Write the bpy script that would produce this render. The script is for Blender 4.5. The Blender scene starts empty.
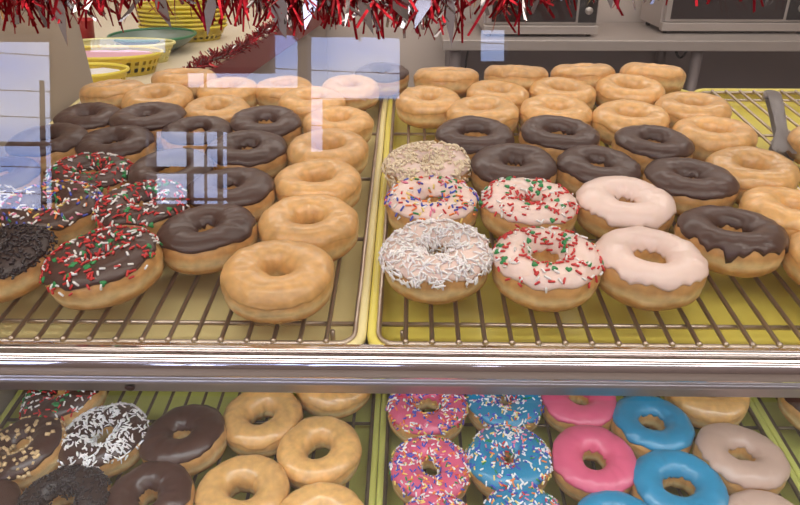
import bpy, bmesh, math, random
from mathutils import Vector, Matrix, noise
R = math.radians
PI = math.pi
scene = bpy.context.scene
COL = scene.collection
CAM = Vector((0.0, 0.0, 1.38))
TILT = R(6)
T = Matrix.Translation(CAM) @ Matrix.Rotation(TILT, 4, 'X')   # frame of the sloping shelves

# ---------------------------------------------------------------- camera
cam_data = bpy.data.cameras.new('camera')
cam_data.sensor_width = 36.0
cam_data.lens = 680.0 / 800.0 * 36.0
cam_data.clip_start = 0.02
cam_data.clip_end = 200
cam = bpy.data.objects.new('camera', cam_data)
cam.location = CAM
cam.rotation_euler = (R(90 - 26.4), 0, R(0.92))
COL.objects.link(cam)
scene.camera = cam

# ---------------------------------------------------------------- colour management
scene.view_settings.view_transform = 'Standard'
scene.view_settings.look = 'None'
scene.view_settings.gamma = 1.0
scene.view_settings.use_curve_mapping = False
scene.view_settings.exposure = 0.1

# ---------------------------------------------------------------- sky
world = bpy.data.worlds.new('sky')
scene.world = world
world.use_nodes = True
wn, wl = world.node_tree.nodes, world.node_tree.links
wn.clear()
wo = wn.new('ShaderNodeOutputWorld'); bg = wn.new('ShaderNodeBackground')
tc = wn.new('ShaderNodeTexCoord'); sep = wn.new('ShaderNodeSeparateXYZ')
mpg = wn.new('ShaderNodeMapping'); mpg.inputs['Scale'].default_value = (1, 1, 3)
nz = wn.new('ShaderNodeTexNoise'); nz.inputs['Scale'].default_value = 3.0; nz.inputs['Detail'].default_value = 6
ramp = wn.new('ShaderNodeValToRGB')
ramp.color_ramp.elements[0].color = (0.33, 0.47, 0.95, 1); ramp.color_ramp.elements[0].position = 0.38
ramp.color_ramp.elements[1].color = (0.80, 0.84, 1.0, 1); ramp.color_ramp.elements[1].position = 0.62
wl.new(tc.outputs['Generated'], mpg.inputs[0]); wl.new(mpg.outputs[0], nz.inputs['Vector'])
wl.new(nz.outputs['Fac'], ramp.inputs[0]); wl.new(ramp.outputs[0], bg.inputs['Color'])
bg.inputs['Strength'].default_value = 5.5
wl.new(bg.outputs[0], wo.inputs['Surface'])

# ---------------------------------------------------------------- room lamps
def area(name, loc, rot, sx, sy, power, color):
    d = bpy.data.lights.new(name, 'AREA'); d.shape = 'RECTANGLE'
    d.size = sx; d.size_y = sy; d.energy = power; d.color = color
    o = bpy.data.objects.new(name, d); o.location = loc; o.rotation_euler = rot
    COL.objects.link(o); return o
WARM = (1.0, 0.93, 0.86)
area('ceiling_lamp_customer', (0.1, -0.15, 2.86), (0, 0, 0), 5.6, 0.40, 43, WARM)
area('ceiling_lamp_aisle', (0.1, -1.05, 2.86), (0, 0, 0), 5.6, 0.26, 26, WARM)
area('ceiling_lamp_window', (0.0, -2.1, 2.86), (0, 0, 0), 5.6, 0.26, 34, (0.93, 0.95, 1.0))
area('ceiling_lamp_counter', (0.2, 1.25, 2.86), (0, 0, 0), 4.6, 0.3, 15, WARM)
area('ceiling_lamp_kitchen', (0.2, 2.7, 2.86), (0, 0, 0), 4.6, 0.4, 30, WARM)

# ---------------------------------------------------------------- materials
def new_mat(name):
    m = bpy.data.materials.new(name); m.use_nodes = True
    n = m.node_tree.nodes; l = m.node_tree.links
    return m, n, l, n['Principled BSDF']
def mat(name, color, rough=0.5, metal=0.0, var=0.0, scale=20.0, bump=0.0, coat=0.0, sss=0.0, bscale=None, spec=0.5):
    m, n, l, b = new_mat(name)
    b.inputs['Roughness'].default_value = rough
    b.inputs['Metallic'].default_value = metal
    b.inputs['Specular IOR Level'].default_value = spec
    b.inputs['Coat Weight'].default_value = coat
    b.inputs['Coat Roughness'].default_value = 0.12
    if sss:
        b.inputs['Subsurface Weight'].default_value = sss
        b.inputs['Subsurface Radius'].default_value = (0.006, 0.003, 0.0015)
        b.inputs['Subsurface Scale'].default_value = 0.6
    c = (*color, 1)
    b.inputs['Base Color'].default_value = c
    if var or bump:
        t = n.new('ShaderNodeTexCoord')
        nt = n.new('ShaderNodeTexNoise'); nt.inputs['Scale'].default_value = scale; nt.inputs['Detail'].default_value = 4
        l.new(t.outputs['Object'], nt.inputs['Vector'])
        if var:
            mx = n.new('ShaderNodeMix'); mx.data_type = 'RGBA'
            mx.inputs[6].default_value = tuple(min(1, x * (1 - var)) for x in color) + (1,)
            mx.inputs[7].default_value = tuple(min(1, x * (1 + var)) for x in color) + (1,)
            l.new(nt.outputs['Fac'], mx.inputs[0]); l.new(mx.outputs[2], b.inputs['Base Color'])
        if bump:
            n2 = n.new('ShaderNodeTexNoise'); n2.inputs['Scale'].default_value = bscale or scale
            l.new(t.outputs['Object'], n2.inputs['Vector'])
            bp = n.new('ShaderNodeBump'); bp.inputs['Strength'].default_value = bump; bp.inputs['Distance'].default_value = 0.002
            l.new(n2.outputs['Fac'], bp.inputs['Height']); l.new(bp.outputs[0], b.inputs['Normal'])
    return m

def dough_mat(name, top, belt, bottom, rough=0.45, coat=0.25):
    m, n, l, b = new_mat(name)
    t = n.new('ShaderNodeTexCoord'); s = n.new('ShaderNodeSeparateXYZ'); l.new(t.outputs['Object'], s.inputs[0])
    nt = n.new('ShaderNodeTexNoise'); nt.inputs['Scale'].default_value = 45; nt.inputs['Detail'].default_value = 5
    oi = n.new('ShaderNodeObjectInfo')
    l.new(t.outputs['Object'], nt.inputs['Vector'])
    ma = n.new('ShaderNodeMath'); ma.operation = 'MULTIPLY_ADD'; ma.inputs[1].default_value = 0.010; ma.inputs[2].default_value = -0.005
    l.new(nt.outputs['Fac'], ma.inputs[0])
    ad = n.new('ShaderNodeMath'); ad.operation = 'ADD'; l.new(s.outputs['Z'], ad.inputs[0]); l.new(ma.outputs[0], ad.inputs[1])
    mr = n.new('ShaderNodeMapRange'); mr.inputs[1].default_value = -0.018; mr.inputs[2].default_value = 0.018
    l.new(ad.outputs[0], mr.inputs[0])
    r = n.new('ShaderNodeValToRGB'); e = r.color_ramp.elements
    e[0].position = 0.0; e[0].color = (*bottom, 1); e[1].position = 1.0; e[1].color = (*top, 1)
    for p, c in ((0.24, bottom), (0.36, belt), (0.44, belt), (0.60, top)):
        x = e.new(p); x.color = (*c, 1)
    l.new(mr.outputs[0], r.inputs[0])
    n2 = n.new('ShaderNodeTexNoise'); n2.inputs['Scale'].default_value = 110; n2.inputs['Detail'].default_value = 5
    l.new(t.outputs['Object'], n2.inputs['Vector'])
    hs = n.new('ShaderNodeHueSaturation')
    mv = n.new('ShaderNodeMapRange'); mv.inputs[1].default_value = 0.3; mv.inputs[2].default_value = 0.7; mv.inputs[3].default_value = 0.80; mv.inputs[4].default_value = 1.12
    l.new(n2.outputs['Fac'], mv.inputs[0])
    mo = n.new('ShaderNodeMapRange'); mo.inputs[3].default_value = 0.86; mo.inputs[4].default_value = 1.06
    l.new(oi.outputs['Random'], mo.inputs[0])
    mm = n.new('ShaderNodeMath'); mm.operation = 'MULTIPLY'; l.new(mv.outputs[0], mm.inputs[0]); l.new(mo.outputs[0], mm.inputs[1])
    l.new(mm.outputs[0], hs.inputs['Value']); l.new(r.outputs[0], hs.inputs['Color'])
    l.new(hs.outputs[0], b.inputs['Base Color'])
    b.inputs['Roughness'].default_value = rough
    b.inputs['Coat Weight'].default_value = coat; b.inputs['Coat Roughness'].default_value = 0.2
    b.inputs['Subsurface Weight'].default_value = 0.12
    b.inputs['Subsurface Radius'].default_value = (0.008, 0.004, 0.002)
    b.inputs['Subsurface Scale'].default_value = 0.6
    bp = n.new('ShaderNodeBump'); bp.inputs['Strength'].default_value = 0.4; bp.inputs['Distance'].default_value = 0.001
    l.new(n2.outputs['Fac'], bp.inputs['Height']); l.new(bp.outputs[0], b.inputs['Normal'])
    return m

def glass_mat(name, ior=1.5):
    m, n, l, b = new_mat(name)
    n.remove(b)
    out = n['Material Output']
    tr = n.new('ShaderNodeBsdfTransparent'); tr.inputs[0].default_value = (0.985, 0.99, 0.985, 1)
    gl = n.new('ShaderNodeBsdfGlossy'); gl.inputs['Roughness'].default_value = 0.0; gl.inputs[0].default_value = (1, 1, 1, 1)
    ge = n.new('ShaderNodeNewGeometry')
    mr = n.new('ShaderNodeMapRange'); mr.inputs[3].default_value = ior; mr.inputs[4].default_value = 1 / ior
    l.new(ge.outputs['Backfacing'], mr.inputs[0])
    fr = n.new('ShaderNodeFresnel'); l.new(mr.outputs[0], fr.inputs['IOR'])
    mx = n.new('ShaderNodeMixShader')
    l.new(fr.outputs[0], mx.inputs[0]); l.new(tr.outputs[0], mx.inputs[1]); l.new(gl.outputs[0], mx.inputs[2])
    l.new(mx.outputs[0], out.inputs['Surface'])
    return m

M = {
 'dough': dough_mat('fried dough', (0.66, 0.35, 0.12), (0.86, 0.63, 0.32), (0.56, 0.28, 0.08)),
 'dough_glazed': dough_mat('glazed dough', (0.77, 0.42, 0.145), (0.88, 0.64, 0.32), (0.60, 0.29, 0.08), 0.4, 0.35),
 'glaze': dough_mat('sugar glaze', (0.80, 0.44, 0.155), (0.87, 0.60, 0.28), (0.62, 0.30, 0.09), 0.33, 0.5),
 'choc': mat('chocolate icing', (0.066, 0.027, 0.019), 0.34, var=0.2, scale=60, bump=0.12, bscale=90, coat=0.1),
 'darkchoc': mat('dark chocolate icing', (0.035, 0.017, 0.014), 0.4, var=0.2, bump=0.2),
 'white': mat('white icing', (0.82, 0.61, 0.54), 0.33, var=0.04, scale=60, bump=0.12, bscale=80, coat=0.25, sss=0.1),
 'pink': mat('pink icing', (0.68, 0.11, 0.20), 0.36, var=0.05, bump=0.1, bscale=70, coat=0.25),
 'blue': mat('blue icing', (0.022, 0.23, 0.41), 0.36, var=0.08, bump=0.1, bscale=70, coat=0.25),
 'beige': mat('maple icing', (0.50, 0.33, 0.26), 0.38, var=0.06, scale=50, bump=0.12, bscale=70, coat=0.15),
 's_red': mat('red sprinkle', (0.62, 0.03, 0.03), 0.4),
 's_white': mat('white sprinkle', (0.88, 0.84, 0.82), 0.4),
 's_green': mat('green sprinkle', (0.02, 0.26, 0.07), 0.4),
 's_blue': mat('blue sprinkle', (0.06, 0.09, 0.50), 0.4),
 's_orange': mat('orange sprinkle', (0.88, 0.24, 0.05), 0.4),
 's_yellow': mat('yellow sprinkle', (0.90, 0.66, 0.18), 0.4),
 's_pink': mat('pink sprinkle', (0.86, 0.25, 0.38), 0.4),
 's_dark': mat('dark sprinkle', (0.030, 0.018, 0.020), 0.3),
 'coco': mat('coconut', (0.95, 0.89, 0.88), 0.5, sss=0.1),
 'coco_toast': mat('toasted coconut', (0.88, 0.72, 0.52), 0.5, var=0.15, scale=200),
 'nut': mat('chopped nut', (0.74, 0.50, 0.26), 0.5, var=0.2, scale=200),
 'tray_pale': mat('pale yellow tray plastic', (0.86, 0.74, 0.36), 0.32, var=0.05, scale=8, bump=0.03),
 'tray': mat('yellow tray plastic', (0.80, 0.68, 0.13), 0.32, var=0.06, scale=8, bump=0.03),
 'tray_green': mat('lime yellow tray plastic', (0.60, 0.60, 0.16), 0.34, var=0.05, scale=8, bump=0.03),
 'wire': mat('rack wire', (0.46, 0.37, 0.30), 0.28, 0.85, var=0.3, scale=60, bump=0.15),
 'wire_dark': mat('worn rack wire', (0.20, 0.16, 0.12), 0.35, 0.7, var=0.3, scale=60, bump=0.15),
 'chrome': mat('chrome', (0.72, 0.68, 0.66), 0.16, 1.0),
 'rail': mat('polished steel rail', (0.76, 0.69, 0.68), 0.06, 1.0, bump=0.02, scale=4),
 'strip': mat('satin aluminium strip', (0.55, 0.51, 0.52), 0.3, 0.9),
 'steel': mat('brushed steel', (0.52, 0.46, 0.43), 0.4, 0.5, var=0.08, scale=6),
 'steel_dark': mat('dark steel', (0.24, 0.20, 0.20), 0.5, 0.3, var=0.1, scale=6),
 'black': mat('black plastic', (0.02, 0.018, 0.018), 0.35),
 'oven_glass': mat('dark oven glass', (0.03, 0.02, 0.02), 0.08),
 'panel': mat('beige case panel', (0.50, 0.42, 0.34), 0.5, var=0.04, scale=3),
 'shelf': mat('shelf board', (0.44, 0.40, 0.36), 0.45),
 'wall_back': mat('cream wall paint', (0.72, 0.62, 0.56), 0.7, var=0.04, scale=3, bump=0.05, bscale=40),
 'wall_side': mat('beige wall paint', (0.50, 0.44, 0.40), 0.8, var=0.04, scale=3),
 'wall_front': mat('taupe wall paint', (0.27, 0.22, 0.21), 0.8, var=0.05, scale=3),
 'floor': mat('floor tile', (0.26, 0.22, 0.19), 0.4, var=0.1, scale=3),
 'ceiling': mat('ceiling paint', (0.70, 0.68, 0.65), 0.8),
 'frame_dark': mat('dark window frame', (0.05, 0.04, 0.04), 0.4),
 'counter': mat('cream laminate', (0.78, 0.68, 0.52), 0.4, var=0.03, scale=5),
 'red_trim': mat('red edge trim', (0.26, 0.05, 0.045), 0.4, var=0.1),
 'counter_side': mat('beige counter side', (0.50, 0.42, 0.36), 0.6),
 'yellow': mat('yellow basket plastic', (0.86, 0.68, 0.07), 0.35),
 'pale_yellow': mat('pale yellow basket plastic', (0.86, 0.78, 0.32), 0.35),
 'green': mat('green bowl rim', (0.04, 0.20, 0.09), 0.35),
 'bowl_grey': mat('grey green bowl', (0.16, 0.21, 0.17), 0.3),
 'paper': mat('paper liner', (0.80, 0.76, 0.74), 0.7),
 'pink_paper': mat('pink paper', (0.78, 0.42, 0.50), 0.7),
 'cup': mat('red cup', (0.55, 0.03, 0.03), 0.35),
 'tinsel_red': mat('red tinsel foil', (0.33, 0.008, 0.016), 0.28, 0.85),
 'tinsel_silver': mat('silver tinsel foil', (0.55, 0.50, 0.50), 0.15, 1.0),
 'tong': mat('grey tong plastic', (0.38, 0.34, 0.34), 0.35, 0.3),
 'wood': mat('pole wood', (0.06, 0.045, 0.035), 0.8),
 'cable': mat('cable', (0.02, 0.02, 0.02), 0.6),
 'asphalt': mat('asphalt', (0.10, 0.10, 0.11), 0.9, var=0.1, scale=1),
 'glass': glass_mat('clear pane glass'),
}

# ---------------------------------------------------------------- helpers
def tag(o, label=None, cat=None, group=None, kind=None):
    if label: o['label'] = label
    if cat: o['category'] = cat
    if group: o['group'] = group
    if kind: o['kind'] = kind
    return o
def empty(name, mw, label, cat, group=None):
    o = bpy.data.objects.new(name, None); o.empty_display_size = 0.02
    COL.objects.link(o); o.matrix_basis = mw
    return tag(o, label, cat, group)
def link(name, bm, mats, parent=None, mw=None, smooth=True, kind=None):
    me = bpy.data.meshes.new(name)
    bmesh.ops.recalc_face_normals(bm, faces=bm.faces[:])
    bm.to_mesh(me); bm.free()
    for mm in (mats if isinstance(mats, (list, tuple)) else [mats]): me.materials.append(M[mm])
    if smooth: me.polygons.foreach_set('use_smooth', [True] * len(me.polygons))
    o = bpy.data.objects.new(name, me); COL.objects.link(o)
    if parent: o.parent = parent
    if mw is not None: o.matrix_basis = mw
    if kind: o['kind'] = kind
    return o
def box(bm, x0, x1, y0, y1, z0, z1, mi=0):
    vs = [bm.verts.new(p) for p in ((x0,y0,z0),(x1,y0,z0),(x1,y1,z0),(x0,y1,z0),(x0,y0,z1),(x1,y0,z1),(x1,y1,z1),(x0,y1,z1))]
    for f in ((0,3,2,1),(4,5,6,7),(0,1,5,4),(1,2,6,5),(2,3,7,6),(3,0,4,7)):
        bm.faces.new([vs[i] for i in f]).material_index = mi
def bx(*a):
    bm = bmesh.new(); box(bm, *a); return bm
def bevel(bm, w, seg=2):
    bmesh.ops.bevel(bm, geom=bm.edges[:], offset=w, segments=seg, affect='EDGES', profile=0.5)
    return bm
def tube(bm, pts, r, seg=8, closed=False, cap=True, mi=0):
    pts = [Vector(p) for p in pts]; n = len(pts); rings = []
    rr = r if isinstance(r, (list, tuple)) else [r] * n
    for i, p in enumerate(pts):
        if closed: t = pts[(i + 1) % n] - pts[i - 1]
        else: t = pts[min(i + 1, n - 1)] - pts[max(i - 1, 0)]
        t.normalize()
        up = Vector((0, 0, 1)) if abs(t.z) < 0.9 else Vector((0, 1, 0))
        a = t.cross(up).normalized(); b = a.cross(t).normalized()
        rings.append([bm.verts.new(p + (a * math.cos(2*PI*k/seg) + b * math.sin(2*PI*k/seg)) * rr[i]) for k in range(seg)])
    m = n if closed else n - 1
    for i in range(m):
        A, B = rings[i], rings[(i + 1) % n]
        for k in range(seg):
            bm.faces.new((A[k], A[(k+1) % seg], B[(k+1) % seg], B[k])).material_index = mi
    if cap and not closed:
        bm.faces.new(rings[0][::-1]).material_index = mi; bm.faces.new(rings[-1]).material_index = mi
    return bm
def lathe(bm, prof, seg=40, sx=1.0, sy=1.0, c=(0,0,0), mi=0):
    rings = []
    for r, z in prof:
        rings.append([bm.verts.new((c[0] + r*sx*math.cos(2*PI*k/seg), c[1] + r*sy*math.sin(2*PI*k/seg), c[2] + z)) for k in range(seg)])
    for A, B in zip(rings, rings[1:]):
        for k in range(seg):
            bm.faces.new((A[k], A[(k+1) % seg], B[(k+1) % seg], B[k])).material_index = mi
    return rings
def rrect(x0, x1, y0, y1, rad, z, seg=6):
    pts = []
    for cx, cy, a0 in ((x1-rad, y1-rad, 0), (x0+rad, y1-rad, 90), (x0+rad, y0+rad, 180), (x1-rad, y0+rad, 270)):
        for k in range(seg + 1):
            a = R(a0 + 90*k/seg); pts.append((cx + rad*math.cos(a), cy + rad*math.sin(a), z))
    return pts
def copy_tree(o, label=None):
    c = o.copy(); COL.objects.link(c)
    for ch in o.children:
        d = ch.copy(); COL.objects.link(d); d.parent = c
    if label: c['label'] = label
    return c

# ---------------------------------------------------------------- the room
def struct(name, bm, m, smooth=False): return link(name, bm, m, smooth=smooth, kind='structure')
struct('floor', bx(-3.6, 3.6, -2.75, 3.85, -0.12, 0), 'floor')
struct('ceiling', bx(-3.6, 3.6, -2.75, 3.85, 2.9, 3.0), 'ceiling')
struct('wall_back', bx(-3.6, 3.6, 3.62, 3.77, 0, 2.9), 'wall_back')
struct('wall_left', bx(-3.6, -3.45, -2.6, 3.62, 0, 2.9), 'wall_side')
struct('wall_right', bx(3.45, 3.6, -2.6, 3.62, 0, 2.9), 'wall_side')
OPEN = [(-2.95, -1.88, 1.24, 2.15), (-1.385, -0.955, 1.27, 1.67), (-1.21, -0.59, 1.88, 1.985), (-0.735, -0.59, 1.985, 2.19),
        (-0.54, -0.06, 1.82, 2.18), (0.36, 0.50, 2.02, 2.22), (-1.74, -1.28, 2.06, 2.17), (-0.54, -0.46, 1.55, 1.82)]
def front_wall():
    xs = sorted({-3.6, 3.6} | {v for o in OPEN for v in o[:2]}); zs = sorted({0.0, 2.9} | {v for o in OPEN for v in o[2:]})
    bm = bmesh.new()
    for x0, x1 in zip(xs, xs[1:]):
        run = None
        for z0, z1 in zip(zs, zs[1:]):
            cx, cz = (x0+x1)/2, (z0+z1)/2
            solid = not any(o[0] < cx < o[1] and o[2] < cz < o[3] for o in OPEN)
            if solid: run = (run[0], z1) if run else (z0, z1)
            if (not solid or z1 == zs[-1]) and run:
                box(bm, x0, x1, -2.75, -2.6, run[0], run[1]); run = None
    return bm
struct('wall_front', front_wall(), 'wall_front')
def window_bars(n, x0, x1, z0, z1, vb=(), hb=()):
    bm = bmesh.new(); f = 0.012
    box(bm, x0-f, x0+f*.3, -2.63, -2.59, z0-f, z1+f); box(bm, x1-f*.3, x1+f, -2.63, -2.59, z0-f, z1+f)
    box(bm, x0, x1, -2.63, -2.59, z0-f, z0+f*.3); box(bm, x0, x1, -2.63, -2.59, z1-f*.3, z1+f)
    for v, w in vb: box(bm, v-w/2, v+w/2, -2.66, -2.61, z0, z1)
    for h, w in hb: box(bm, x0, x1, -2.67, -2.62, h-w/2, h+w/2)
    struct('window_%d' % n, bm, 'frame_dark')
window_bars(1, *OPEN[0])
window_bars(2, *OPEN[1], vb=((-1.165, 0.022), (-1.005, 0.018)), hb=((1.453, 0.035), (1.30, 0.014)))
# outside: street, utility poles and wires seen mirrored in the pane
struct('ground', bx(-30, 30, -40, -2.8, -0.25, -0.15), 'asphalt')
def utility_pole(x, y, h, arm_z, arm0, arm1, rad, lab):
    r = empty('utility_pole', Matrix.Translation((x, y, -0.15)), lab, 'utility pole', 'utility poles across the street')
    link('pole', tube(bmesh.new(), ((0,0,0), (0,0,h*.5), (0,0,h)), [rad*1.2, rad*1.1, rad], 10), 'wood', r)
    link('cross_arm', bx(arm0, arm1, -0.05, 0.05, arm_z-rad*.8, arm_z+rad*.8), 'wood', r)
utility_pole(-6.75, -11.5, 3.9, 2.75, -2.9, 0.1, 0.045, 'dark wooden utility pole mirrored in the glass at far left')
utility_pole(-3.75, -11.5, 5.0, 2.7, -0.4, 0.4, 0.025, 'dark utility pole mirrored in the small window panes')
for i in range(6):
    z0 = 1.5 + 0.7*i + random.Random(i).uniform(-.15, .15); sl = random.Random(i+9).uniform(-1.1, 1.1)
    pts = [(-16 + 2*k, -11.8, z0 + sl*(k/8-.5) - .5*(1-(k/8-1)**2) + .5) for k in range(17)]
    o = link('power_line', tube(bmesh.new(), pts, 0.010, 5), 'cable')
    tag(o, 'thin dark power line strung across the sky mirrored in the glass', 'power line', 'power lines over the street')

# ---------------------------------------------------------------- display case
case = empty('display_case', T.copy(), 'donut display case with sloping shelves, steel front rail and clear glass front', 'display case')
UL, UR = -0.522, 0.93
def extrude_prof(bm, prof, x0, x1):
    A = [bm.verts.new((x0, v, w)) for v, w in prof]; B = [bm.verts.new((x1, v, w)) for v, w in prof]
    n = len(prof)
    for k in range(n): bm.faces.new((A[k], A[(k+1) % n], B[(k+1) % n], B[k]))
    A = [bm.verts.new(q.co) for q in A]; B = [bm.verts.new(q.co) for q in B]   # end caps keep their own corners
    bm.faces.new(A[::-1]); bm.faces.new(B)
    return bm
link('upper_shelf', bx(UL, UR, 0.409, 1.085, -0.396, -0.386), 'shelf', case, smooth=False)
link('lower_shelf', bx(UL, UR, 0.409, 1.085, -0.665, -0.652), 'shelf', case, smooth=False)
for s in (0, 1):
    x0 = UL-0.012 if s == 0 else UR
    pv = [(0.398, -0.80), (0.398, -0.66), (0.4075, -0.39), (0.410, -0.345), (0.5555, 0.104), (0.5555, 0.13), (1.085, 0.13), (1.085, -0.80)]
    link('side_panel', extrude_prof(bmesh.new(), pv, x0, x0+0.012), 'panel', case, smooth=False)
bm = bmesh.new()                                     # bull-nosed rail profile extruded along the front
prof = []
for k in range(19):
    a = R(70 + 200*k/18); prof.append((0.4005 + 0.0125*math.cos(a), -0.3560 + 0.0125*math.sin(a)))
prof += [(0.4065, -0.3690), (0.408, -0.3690), (0.408, -0.3440)]
rail = link('front_rail', extrude_prof(bm, prof, UL, UR), 'rail', case)
for p in rail.data.polygons:
    if len(p.vertices) > 4: p.use_smooth = False
pr = [(0.408, -0.366), (0.402, -0.3685), (0.4015, -0.3745)]
pr += [(0.4015 + 0.003*math.cos(R(a)), -0.3778 + 0.003*math.sin(R(a))) for a in (110, 140, 180, 220, 250)]
pr += [(0.4030, -0.3815), (0.4035, -0.3915), (0.408, -0.3915)]
link('lower_strip', extrude_prof(bmesh.new(), pr, UL, UR), 'strip', case)
for nm, x, v, w, m_ in (('chocolate_smear', -0.226, 0.4028, -0.388, 'choc'), ('icing_smear', 0.094, 0.402, -0.3455, 'blue')):
    bm = bmesh.new(); bmesh.ops.create_icosphere(bm, subdivisions=2, radius=1)
    for q in bm.verts: q.co = Vector((x + q.co.x*.0042*(1 + .3*q.co.z), v + q.co.y*.0012, w + q.co.z*(.0028 if nm[0] == 'c' else .0012)))
    link(nm, bm, m_, case)
# panes: the upper one leans back 12 degrees from upright, the lower one runs down to the base
def pane(v0, w0, v1, w1, t):
    d = Vector((v1-v0, w1-w0)).normalized(); nn = Vector((d.y, -d.x)) * t
    return extrude_prof(bmesh.new(), [(v0, w0), (v0+nn.x, w0+nn.y), (v1+nn.x, w1+nn.y), (v1, w1)], UL, UR)
a = R(12 + 6)
link('glass_pane', pane(0.4035, -0.3425, 0.4035 + 0.47*math.sin(a), -0.3425 + 0.47*math.cos(a), 0.004), 'glass', case, smooth=False)
link('glass_pane', pane(0.385, -0.660, 0.3965, -0.3935, 0.004), 'glass', case, smooth=False)
lamp_part = link('added_shelf_lamp', bevel(bx(UL+.03, UR-.03, 0.438, 0.466, -0.4085, -0.3965), .003), 'strip', case, smooth=False)  # unseen lamp added behind the rail to brighten the lower shelf donuts
sl = area('added_shelf_light', (0, 0, 0), (0, 0, 0), 1.35, 0.024, 1.4, (0.90, 0.97, 1.0))
sl.matrix_basis = T @ Matrix.Translation(((UL+UR)/2, 0.452, -0.4095)) @ Matrix.Rotation(R(6), 4, 'X')
link('base_panel', bx(UL, UR, 0.385, 1.085, -1.18, -0.668), 'panel', case, smooth=False)
link('top_rail', bevel(bx(UL, UR, 0.545, 0.575, 0.105, 0.13), 0.003), 'strip', case, smooth=False)

# ---------------------------------------------------------------- trays and racks
def tray_bm(w, l):
    bm = bmesh.new(); loops = []
    for ins, z, rad in ((0.030, -0.0262, .012), (0.0155, -0.0262, .016), (0.0075, -0.020, .020), (0.0025, -0.006, .024), (0.0, -0.0045, .026), (0.0, 0.0, .026),
                        (0.0015, 0.0018, .025), (0.0062, 0.0018, .022), (0.0080, -0.0008, .020), (0.0115, -0.018, .017), (0.0165, -0.0236, .014), (0.030, -0.0243, .010)):
        loops.append([bm.verts.new(p) for p in rrect(ins, w-ins, ins, l-ins, rad, z)])
    n = len(loops[0])
    for A, B in zip(loops, loops[1:]):
        for k in range(n): bm.faces.new((A[k], A[(k+1) % n], B[(k+1) % n], B[k]))
    bm.faces.new(loops[0][::-1]); bm.faces.new(loops[-1])
    return bm
TW, TL = 0.4725, 0.640
RW, RL = 0.454, 0.612
def rack(mw, label, wm):
    r = empty('wire_rack', mw, label, 'wire rack', 'wire cooling racks inside the trays')
    bm = bmesh.new()
    tube(bm, rrect(0, RW, 0, RL, 0.014, -0.0045), 0.0026, 8, closed=True)
    link('frame', bm, wm, r)
    for k in range(5):
        y = 0.0285 if k == 0 else 0.0285 + k*(RL-0.057)/4
        link('cross_bar', tube(bmesh.new(), ((0.0, y, -0.0065), (RW, y, -0.0065)), 0.0021, 8), wm, r)
    n = 20; first = None
    for k in range(n):
        x = 0.0215*(k+1) + (RW - 0.0215*(n+1))/2
        if first is None:
            bm = bmesh.new()
            tube(bm, ((0,-0.0022,-0.002),(0,-0.0012,-0.002),(0,0.0004,-0.002),(0,0.002,-0.002),(0,RL*.5,-0.002),(0,RL-0.002,-0.002),(0,RL,-0.002),(0,RL+.0022,-0.002)),
                 [0.0012,0.0027,0.0029,0.0020,0.0020,0.0020,0.0028,0.0012], 8)
            first = link('wire', bm, wm, r); first.location.x = x
        else:
            c = first.copy(); COL.objects.link(c); c.location.x = x
    for sx in (0.02, RW-0.02):
        for sy in (0.02, RL-0.02):
            link('foot', tube(bmesh.new(), ((sx, sy, -0.0235), (sx, sy, -0.007)), 0.0022, 6), wm, r)
    return r
SH = {'U': -0.355, 'L': -0.621}
TX = {'L': -0.5080, 'M': -0.0348, 'R': 0.4384}
tray_labels = {('U','L'): 'pale yellow sheet tray on the left of the upper shelf', ('U','M'): 'yellow sheet tray in the centre of the upper shelf',
  ('U','R'): 'yellow sheet tray at the right of the upper shelf, almost empty', ('L','L'): 'lime yellow sheet tray on the left of the lower shelf',
  ('L','M'): 'lime yellow sheet tray in the centre of the lower shelf with pink and blue donuts', ('L','R'): 'lime yellow sheet tray at the right edge of the lower shelf'}
rack_labels = {('U','L'): 'wire rack under the chocolate and glazed donuts, left tray of upper shelf', ('U','M'): 'wire rack under the white iced donuts in the centre tray',
  ('U','R'): 'bare wire rack visible at the back right corner', ('L','L'): 'wire rack under chocolate and glazed donuts on the lower shelf left',
  ('L','M'): 'wire rack under the pink and blue donuts on the lower shelf', ('L','R'): 'wire rack in the lower right tray, at the photo edge'}
for s in 'UL':
    for t in 'LMR':
        w = SH[s]
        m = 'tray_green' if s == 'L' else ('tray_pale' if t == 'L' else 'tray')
        wid = 0.470 if t == 'X' else TW
        o = link('sheet_tray', tray_bm(TW, TL), m, mw=T @ Matrix.Translation((TX[t], 0.413, w - 0.0035)))
        tag(o, tray_labels[(s, t)], 'tray', 'plastic sheet trays on the shelves')
        rack(T @ Matrix.Translation((TX[t] + 0.00925, 0.427, w)), rack_labels[(s, t)], 'wire' if s == 'U' else 'wire_dark')
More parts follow.
